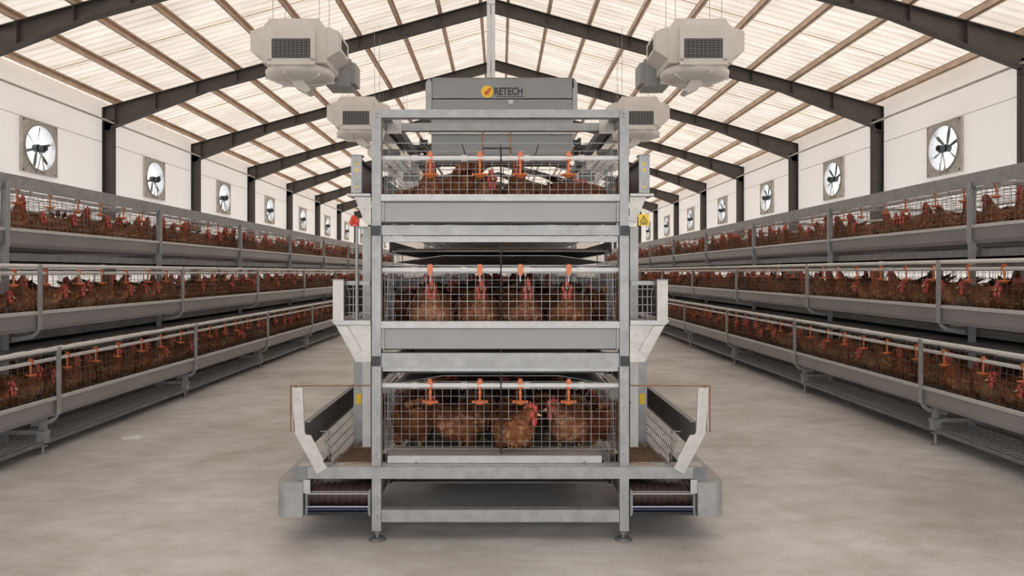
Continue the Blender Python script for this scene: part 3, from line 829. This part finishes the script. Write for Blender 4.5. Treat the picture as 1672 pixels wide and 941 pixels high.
m = MB(); m.box(X(486), X(1148), -.058, .02, Z(763.2), Z(762)); m.build('base_beam_flange', 'galv_light', rowC)
for s in (-1, 1):
    x = s*1.0; m = MB(); m.box(x-.032, x+.032, -.079, -.0725, Z(781.5), Z(761.5)); m.build('beam_end_plate', 'galv_dark', rowC)
beam('lower_beam', 623, 1011, 833, 853, .0, .05)
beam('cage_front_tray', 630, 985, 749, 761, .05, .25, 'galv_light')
# wire fronts on the end of the row
def end_grille(z0, z1, dens=.041):
    m = MB(); n = int(1.18/dens)
    for i in range(n+1):
        x = -.59+1.18*i/n; m.bar((x, 0, z0), (x, 0, z1), .0018 if i % 5 else .0030)
    k = int(round((z1-z0)/.037))
    for i in range(k+1):
        z = z0+(z1-z0)*i/k; m.bar((-.59, -.004, z), (.59, -.004, z), .0018 if i % 4 else .0032)
    # bent returns at both ends
    for s in (-1, 1):
        for i in range(1, 8): m.bar((s*.585, i*.045, z0), (s*.585, i*.045, z1), .003)
        for i in range(0, k+1, 2): z = z0+(z1-z0)*i/k; m.bar((s*.585, 0, z), (s*.585, .36, z), .003)
    return m.build('end_grille', 'wire', rowC)
end_grille(Z(738), Z(638)); end_grille(Z(540), Z(446)); end_grille(Z(330), Z(262))
for yy in (632, 441, 256):
    m = MB(); z = Z(yy); m.cyl((-.60, -.012, z), (.60, -.012, z), .0135, 12)
    for xx in (-.45, -.2, .12, .4): m.cyl((xx, -.012, z), (xx+.03, -.012, z), .017, 12)
    m.build('front_water_pipe', 'pvc', rowC)
    for xx in (701, 783, 850, 930):
        if yy == 441: m = MB(); m.box(-.014,.014,-.014,.014,-.013,.022); m.box(-.009,.009,-.008,.008,.022,.030); m.box(-.010,.010,-.016,.0,-.028,-.013); q = m.build('drinker', 'orange', rowC, (X(xx), -.012, z)); m = MB(); m.cyl((0,0,-.028),(0,0,-.06),.0035,8); m.build('nipple_stem', 'pvc', q)
        else: drinker(rowC, X(xx), -.012, z)
m = MB(); m.cyl((.003, -.022, Z(745)), (.003, -.022, Z(238)), .0045, 8); m.cyl((X(788), -.022, Z(240)), (X(834), -.022, Z(240)), .0045, 8); m.build('latch_rod', 'black', rowC)
m = MB()
for xx in (788, 834): m.path([(X(xx), .01, Z(212)), (X(xx)-.003, .005, Z(228)), (X(xx)+.002, -.002, Z(245)), (X(xx), -.012, Z(256))], .005, 6)
m.build('drop_hose', 'rust', rowC)
# sloped floor runners seen under the lowest cage
for s in (-1, 1):
    m = MB(); m.bar((s*.43, -.03, .365), (s*.42, .9, .40), .028, .022); m.bar((s*.43, -.03, .38), (s*.42, .9, .415), .006, .02); m.build('floor_runner', 'galv_dark', rowC)
    # long outer posts just behind the front frame
    m = MB(); m.box(s*.715-.022, s*.715+.022, .16, .20, .42, Z(365)); m.build('outer_post', 'galv_light', rowC)
    m = MB(); m.box(s*.81-.03, s*.81+.03, .42, .46, .25, .92); p = m.build('outer_post', 'galv', rowC)
    m = MB(); m.box(s*.81-.016, s*.81+.016, .414, .4195, .60, .66); m.build('yellow_tag', 'yellow', p)
# side bracket plates on the end
def plate(name, pts, s, y0_, y1_, mt='plate', holes=()):
    m = MB(); q = [(s*abs(X(x)), Z(y)) for x, y in pts]; m.prism(q, 'y', y0_, y1_)
    for hx, hy in holes: hexbolt(m, s*abs(X(hx)), Z(hy), y0_, .007)
    return m.build(name, mt, rowC)
for s in (-1, 1):
    p = plate('trough_end_plate', [(480, 632), (497, 632), (500, 704), (537, 762), (520, 771), (485, 706)], s, -.092, -.080, holes=((489, 640), (489, 652), (490, 682), (490, 695), (511, 742)))
    plate('bracket_plate', [(499, 707), (511, 708), (532, 748), (521, 760)], s, -.100, -.093, holes=((515, 728), (522, 746)))
    m = MB(); e = abs(X(480)); m.box(min(s*e, s*(e-.004)), max(s*e, s*(e-.004)), -.08, -.02, Z(704), Z(632)); m.build('bracket_flange', 'plate', rowC)
    # middle tier
    plate('trough_end_plate', [(546, 457), (563, 457), (563, 523), (546, 523)], s, -.092, -.07, holes=((555, 466), (555, 482), (555, 508), (555, 517)))
    plate('bracket_flange', [(543, 523), (606, 523), (606, 530), (549, 530)], s, -.088, .08, 'galv_light')
    plate('bracket_plate', [(549, 531), (606, 531), (606, 591), (582, 591)], s, -.070, -.062, holes=((577, 563), (596, 548)))
    plate('bracket_plate', [(553, 532), (568, 532), (592, 572), (580, 578)], s, -.084, -.0705, holes=((577, 563),))
    plate('plate_cap', [(545, 456), (564, 456), (564, 458), (545, 458)], s, -.094, -.04, 'galv_dark')
    # top tier
    plate('trough_end_plate', [(575, 256), (592, 256), (592, 316), (575, 316)], s, -.085, -.065, 'galv', holes=((583, 266), (583, 300), (583, 310)))
    plate('plate_cap', [(574, 254), (593, 254), (593, 256), (574, 256)], s, -.087, -.03, 'galv_dark')
    plate('bracket_flange', [(568, 317), (606, 317), (606, 321), (568, 321)], s, -.085, .05, 'galv_light')
    plate('bracket_plate', [(579, 322), (606, 322), (606, 368), (597, 366)], s, -.066, -.060, holes=((595, 340),))
    # yellow stickers on the top plates
    m = MB()
    for yy, r_ in ((268, .010), (279, .008), (307, .007)): m.cyl((s*abs(X(584)), -.085, Z(yy)), (s*abs(X(584)), -.0865, Z(yy)), r_, 10)
    m.build('sticker', 'yellow', rowC)
    # outer trough boards: bottom, middle, top
    for xo, za, zb_, dx in ((.985, .455, .60, 0), (.83, 1.12, 1.30, 0), (.735, 1.755, 1.925, 0)):
        m = MB(); m.box(min(s*xo, s*(xo-.006)), max(s*xo, s*(xo-.006)), -.06, 11.3, za, zb_); m.box(min(s*xo, s*(xo-.03)), max(s*xo, s*(xo-.03)), -.06, 11.3, zb_, zb_+.006)
        m.build('side_board', 'galv_dark', rowC)
    # wire basket beside the lowest trough
    m = MB()
    for i in range(70):
        y = -.03+i*.035; m.path([(s*.905, y, .53), (s*.875, y, .45), (s*.845, y, .38)], .0018, 4)
    for a, c in ((.905, .53), (.89, .49), (.875, .45), (.86, .415), (.845, .38)): m.bar((s*a, -.03, c), (s*a, 2.4, c), .003)
    m.path([(s*.865, -.04, .55), (s*.865, -.04, .40)], .003, 5); m.path([(s*.865, -.04, .55), (s*.91, -.04, .55)], .003, 5)
    m.build('egg_basket_wire', 'wire', rowC)
    m = MB()
    for i in range(60): y = -.02+i*.04; m.bar((s*.66, y, .385), (s*.84, y, .375), .003)
    for i in range(5): x = s*(.67+i*.04); m.bar((x, -.02, .389), (x, 2.4, .389), .003)
    m.build('egg_gutter_wire', 'rust', rowC)
    m = MB(); m.box(min(s*.66, s*.95), max(s*.66, s*.95), -.03, .12, .335, .342); m.build('gutter_tray', 'galv_light', rowC)
    m = MB(); m.box(min(s*.66, s*.86), max(s*.66, s*.86), .13, 11.2, .345, .35); m.build('egg_belt', 'belt', rowC)
    # small wire gate beside the middle end plate
    m = MB(); m.path([(s*.785, -.03, 1.30), (s*.765, -.03, 1.25), (s*.765, -.03, 1.13)], .003, 5)
    for z in (1.15, 1.19, 1.23, 1.27): m.bar((s*.67, -.03, z), (s*.785, -.03, z), .003)
    for x in (.69, .72, .745): m.bar((s*x, -.03, 1.12), (s*x, -.03, 1.30), .003)
    m.bar((s*.66, -.03, 1.30), (s*.79, -.03, 1.30), .02, .02)
    m.build('side_gate_wire', 'wire', rowC)
    m = MB(); m.path([(s*1.045, -.085, Z(704)), (s*1.045, -.085, Z(629)), (s*.98, -.085, Z(629)), (s*.66, -.02, Z(632))], .0035, 6); m.build('trip_wire', 'rust', rowC)

# egg conveyors at the foot of the centre row
for s in (-1, 1):
    r = empty('egg_conveyor', (s*.80, FY, 0)); w = 'left' if s < 0 else 'right'
    tag(r, f"egg belt conveyor with brown roller at the {w} foot of the middle cage row", 'conveyor', 'egg conveyors at the foot of the middle row')
    cx = s*.80
    def lx(x): return s*abs(X(x))-cx
    m = MB(); xa, xb = sorted((lx(502), lx(602)))
    zc = Z(814)
    m.cyl((xa, .07, zc), (xb, .07, zc), .056, 22)
    m.build('roller', 'brown_roll', r)
    for i in range(9):
        m = MB(); x = xa+(xb-xa)*(i+.5)/9; m.cyl((x-.003, .07, zc), (x+.003, .07, zc), .060, 20); m.build('roller_ring', 'black', r)
    m = MB()
    for yy in (806, 827): m.bar((xa, -.005, Z(yy)), (xb, -.005, Z(yy)), .005)
    m.path([(xa, -.005, Z(806)), (xa, -.005, Z(838))], .0028, 6); m.path([(xb, -.005, Z(806)), (xb, -.005, Z(838))], .0028, 6)
    m.bar((xa, -.003, Z(803)), (xb, -.003, Z(803)), .003)
    m.build('guard_wire', 'galv_light', r)
    m = MB(); m.box(xa, xb, -.002, .14, Z(834), Z(828)); m.build('belt', 'blue', r)
    m = MB(); m.box(xa-.01, xb+.01, .0, .7, Z(842), Z(836.5)); m.box(xa, xb, .13, .7, zc-.03, zc+.04); m.build('belt_bed', 'black', r)
    for xx in (501, 604):
        m = MB(); q = lx(xx); m.box(q-.005, q+.005, -.01, .5, Z(842), Z(800)); m.cyl((q-.012, .07, zc-.01), (q+.012, .07, zc-.01), .022, 12); m.build('side_plate', 'galv_dark', r)
    m = MB(); q0, q1 = sorted((lx(497), lx(508))); m.box(q0, q1, -.02, -.012, Z(804), Z(782)); m.build('hanger_plate', 'galv_light', r)
    # curved sheet cover outside
    m = MB(); m.smooth = True
    N = 12; xo = lx(453); xi = lx(496); rad = .055; sg = s
    pts = [(xi, -.03)]
    for i in range(N+1):
        t = math.pi/2*i/N; pts.append((xo-sg*rad+sg*rad*math.sin(t), -.03+rad-rad*math.cos(t)))
    pts.append((xo, .55))
    for i in range(len(pts)-1):
        a, c = pts[i], pts[i+1]
        m.add([(a[0],a[1],Z(842)),(c[0],c[1],Z(842)),(c[0],c[1],Z(785)),(a[0],a[1],Z(785))], [(0,1,2,3)])
    m.smooth = False
    ring = pts+[(xi, .55)]
    m.add([(a, c, Z(785)) for a, c in ring], [tuple(range(len(ring)))]); m.add([(a, c, Z(842)) for a, c in ring], [tuple(range(len(ring)))])
    m.box(min(xi, xi-.003*sg), max(xi, xi-.003*sg), -.03, .55, Z(842), Z(785))
    m.build('cover', 'galv', r)

# ------------------------------------------------------------------ feed hopper on the rails, logo, feed pipe
HY = 4.62; hs = FPX/HY
def HX(x): return (x-VX)/hs
def HZ(y): return CAMZ-(y-VY)/hs
hop = tag(empty('feed_hopper', (0, HY, 0)), 'grey sheet-steel feed hopper with a logo plate on top of the middle cage row', 'hopper')
m = MB()
zt, z1, z2, z3 = HZ(127), HZ(163), HZ(178), HZ(252)
m.box(HX(706), HX(934), 0, .006, z1, zt); m.box(HX(706), HX(934), -.012, -.006, z2-.02, z1); m.box(HX(706), HX(934), .0, .006, z2-.02, z1+.01)
m.box(HX(706), HX(934), -.004, .62, zt-.004, zt)
m.box(HX(706), HX(934), .60, .606, z2, zt)
m.build('hopper_body', 'hopper', hop)
m = MB()
m.prism([(-.01, z2-.025), (.61, z2-.025), (.55, z3), (.03, z3)], 'x', HX(704), HX(936)); m.build('hopper_chute', 'hopper', hop)
for s in (-1, 1):
    xa = HX(695) if s < 0 else HX(935); xb = HX(705) if s < 0 else HX(943)
    m = MB(); e = xa if s < 0 else xb; ii = xb if s < 0 else xa
    m.prism([(ii, zt), (e+s*-.015, zt-.012), (e, zt-.03), (e, z2-.02), (ii, z2-.02)], 'y', .004, .60)
    for yy in (142, 160): m.cyl((ii-s*.03, -.001, HZ(yy)), (ii-s*.03, -.008, HZ(yy)), .007, 6)
    m.build('side_panel', 'galv', hop)
    m = MB(); m.box(min(ii, ii+s*.008), max(ii, ii+s*.008), -.004, .0035, zt-.07 if s > 0 else zt-.02, zt-.002); m.build('edge_seal', 'black', hop)
    m = MB(); m.cyl((s*.575-.02, .1, 2.20), (s*.575+.02, .1, 2.20), .033, 14); m.cyl((s*.575-.02, .5, 2.20), (s*.575+.02, .5, 2.20), .033, 14)
    m.box(s*.54-.01, s*.54+.01, .05, .55, 2.2, 2.27); m.bar((s*.5, .1, 2.25), (s*.55, .1, 2.25), .03, .03); m.build('wheel', 'black', hop)
m = MB(); m.box(HX(696), HX(943), -.03, -.013, HZ(192), HZ(186)); m.box(HX(700), HX(940), -.02, -.008, HZ(220), HZ(214)); m.build('stiffening_rib', 'galv_light', hop)
# logo plate
lp = MB(); lp.box(HX(785), HX(857), -.004, -.001, HZ(161), HZ(138)); lpo = lp.build('logo_plate', 'hopper', hop)
m = MB(); m.cyl((HX(795.5), -.004, HZ(150)), (HX(795.5), -.006, HZ(150)), .041, 28); m.build('logo_disc', 'yellow', lpo)
m = MB(); c_ = (HX(795.5), HZ(150))
m.prism([(c_[0]+a*.001, c_[1]+b_*.001) for a, b_ in ((-12,-24),(6,-22),(12,-6),(22,6),(30,10),(24,18),(20,28),(10,22),(4,10),(-6,4),(-16,-2),(-22,-8))], 'y', -.0085, -.0065); m.build('logo_bird', 'red', lpo)
def text_part(name, txt, size, x, z, y, mt, parent, bold=0.0, sx=1.0):
    c = bpy.data.curves.new(name, 'FONT'); c.body = txt; c.size = size; c.extrude = .001; c.offset = bold
    o = bpy.data.objects.new(name, c); col.objects.link(o)
    bpy.context.view_layer.update()
    me = bpy.data.meshes.new_from_object(o.evaluated_get(bpy.context.evaluated_depsgraph_get())); bpy.data.objects.remove(o)
    me.name = name; me.materials.clear(); me.materials.append(M[mt])
    q = link(name, me, parent, (x, y, z)); q.rotation_euler = (R(90), 0, 0); q.scale = (sx, 1, 1); return q
text_part('logo_text', 'RETECH', .068, HX(806.5), HZ(155), -.006, 'logo_black', lpo, .0016, .79)
m = MB()
x = HX(811)
while x < HX(855): m.box(x, x+.008, -.0065, -.0045, HZ(158.6), HZ(157.2)); x += .0115
m.build('logo_strapline', 'logo_black', lpo)
m = MB(); m.box(HX(830), HX(838), -.016, -.0125, HZ(170), HZ(164)); m.build('sticker', 'label_white', hop)
fp = MB()
for xx in (798, 805): fp.cyl((HX(xx), .02, zt-.02), (HX(xx), .02, ztop(0)+.14), .0135, 12)
for k in range(5): z = zt+.5+k*1.1; fp.box(HX(795), HX(808), -.002, .042, z, z+.02)
fpo = fp.build('feed_pipe', 'pvc', None, (0, HY, 0)); tag(fpo, 'pair of white vertical pipes dropping from the roof ridge into the feed hopper', 'pipe')

# small items
sg_ = tag(empty('warning_sign', (X(1049), FY-.03, Z(360))), 'small yellow square warning sign with a black triangle beside the middle row', 'sign')
m = MB(); m.box(-.026, .026, 0, .004, -.028, .028); m.build('sign_board', 'yellow', sg_)
m = MB()
for a, c in (((-.018,-.012),(.018,-.012)), ((.018,-.012),(0,.020)), ((0,.020),(-.018,-.012))): m.bar((a[0],-.001,a[1]), (c[0],-.001,c[1]), .003, .003)
m.bar((0,-.001,.009),(0,-.001,-.003),.003,.003); m.bar((0,-.001,-.006),(0,-.001,-.009),.003,.003)
m.box(-.016, .016, -.002, 0, -.022, -.018); m.build('triangle_symbol', 'logo_black', sg_)
m = MB(); m.bar((-.03, .008, 0), (-.07, .02, .005), .012, .012); m.build('sign_bracket', 'galv_light', sg_)
sw = tag(empty('emergency_switch', (X(580), FY-.02, Z(362))), 'red plastic switch on a thin post beside the middle cage row', 'switch')
m = MB(); m.box(-.022, .018, 0, .03, -.024, .014); m.ell((-.004, .01, .018), .016, .016, .014); m.ell((.012, .0, .0), .014, .012, .016); m.ell((-.014, -.002, -.004), .012, .01, .014); m.build('switch_body', 'red', sw)
m = MB(); m.bar((.008, .02, -.024), (.008, .02, -.50), .012, .012); m.bar((.008, .02, -.03), (.06, .03, -.03), .01, .01); m.build('switch_post', 'galv_dark', sw)
m = MB(); m.box(-.07, .07, -.035, .03, .0, .012); m.box(-.03, .06, -.01, .04, .012, .018)
tag(m.build('paper_scrap', 'litter', None, (-3.0, 5.6, 0.0)), 'small white scrap lying on the concrete beside the left cage row', 'scrap')

# hens in the end of the centre row: (px x, tier, pose, extra turn, depth behind the front, scale)
cz = [0.345, 0.955, 1.585]
def chen(px, t, pz, turn, dy, sc, label, mirror=False):
    d = FY+dy; x = (px-VX)/FPX*d
    rz = -math.pi/2 + R(turn)
    o = add_hen(pz, (x, d, cz[t]), rz, sc, True, label, ['hens in the bottom cage of the middle row', 'hens in the middle cage of the middle row', 'hens in the top cage of the middle row'][t])
    if mirror: o.scale.y = -sc
chen(706, 1, 'front', 4, .26, 1.05, 'brown hen facing out at the first drinker of the centre row, middle tier')
chen(780, 1, 'front', 8, .26, 1.03, 'brown hen facing out at the second drinker of the centre row, middle tier')
chen(850, 1, 'front', 12, .26, 1.03, 'brown hen facing out at the third drinker of the centre row, middle tier')
chen(928, 1, 'front', -8, .26, 1.05, 'brown hen facing out at the fourth drinker of the centre row, middle tier')
chen(652, 1, 'low', 165, .52, 1.05, 'brown hen with tail to the camera at the left end, middle tier of centre row')
chen(985, 1, 'low', 190, .50, 1.05, 'brown hen with tail to the camera at the right end, middle tier of centre row')
chen(745, 1, 'turned', 150, .66, 1.0, 'dark brown hen behind and between the first two front hens, middle tier')
chen(820, 1, 'turned', 200, .70, 1.0, 'dark brown hen behind and between the second and third front hens, middle tier')
chen(893, 1, 'low', 130, .66, 1.0, 'dark brown hen behind and between the last two front hens, middle tier')
chen(703, 2, 'alert', 5, .30, .94, 'brown hen with head raised at the first drinker of the top tier, centre row')
chen(745, 2, 'turned', 205, .36, 1.06, 'brown hen turned away right of the first drinker, top tier of centre row')
chen(790, 2, 'low', 8, .34, 1.0, 'brown hen with lowered head at the second drinker, top tier of centre row')
chen(848, 2, 'alert', -5, .32, .94, 'brown hen under the third drinker of the top tier, centre row')
chen(895, 2, 'low', 80, .42, .95, 'brown hen standing sideways left of the fourth drinker, top tier of centre row')
chen(962, 2, 'low', 95, .40, .97, 'brown hen standing sideways right of the fourth drinker, top tier of centre row')
chen(665, 2, 'low', -80, .48, .90, 'brown hen sideways with only its back showing, left end of the centre top tier')
chen(670, 0, 'low', 200, .34, 1.1, 'brown hen turned away below the first drinker, bottom tier of centre row')
chen(758, 0, 'hunch', -58, .36, 1.08, 'brown hen seen side-on between the first two drinkers, bottom tier')
chen(838, 0, 'hunch', 6, .22, 1.10, 'brown hen standing upright beneath the third drinker, bottom tier of centre row', True)
chen(930, 0, 'hunch', -12, .34, 1.10, 'brown hen facing out beneath the fourth drinker, bottom tier of centre row')
chen(985, 0, 'low', 185, .36, 1.06, 'brown hen with tail out at the right end of the bottom tier, centre row')
chen(800, 0, 'low', 170, .62, 1.05, 'dark brown hen at the back between second and third drinkers, bottom tier')
chen(880, 0, 'low', 185, .66, 1.0, 'dark brown hen at the back between third and fourth drinkers, bottom tier')
chen(655, 0, 'turned', 175, .70, 1.0, 'dark brown hen at the back in the left corner, bottom tier of centre row')
for t in range(3):
    y = FY+1.1
    while y < FY+9:
        for k in range(3 if t < 2 else 2):
            stuff_hen(rnd.choice(list(POSES)), (rnd.uniform(-.42, .42)*1.1, y+rnd.uniform(-.1, .1), cz[t]+.01), rnd.uniform(0, 6.28), rnd.uniform(.92, 1.05))
        y += .38
print('HENS', HCOUNT)
so = STUFF.build('hen_flock', ['feather', 'comb', 'beak', 'eye', 'leg'])
tag(so, 'crowd of brown hens standing behind the front ones and far down the cage rows', 'hens', kind='stuff')
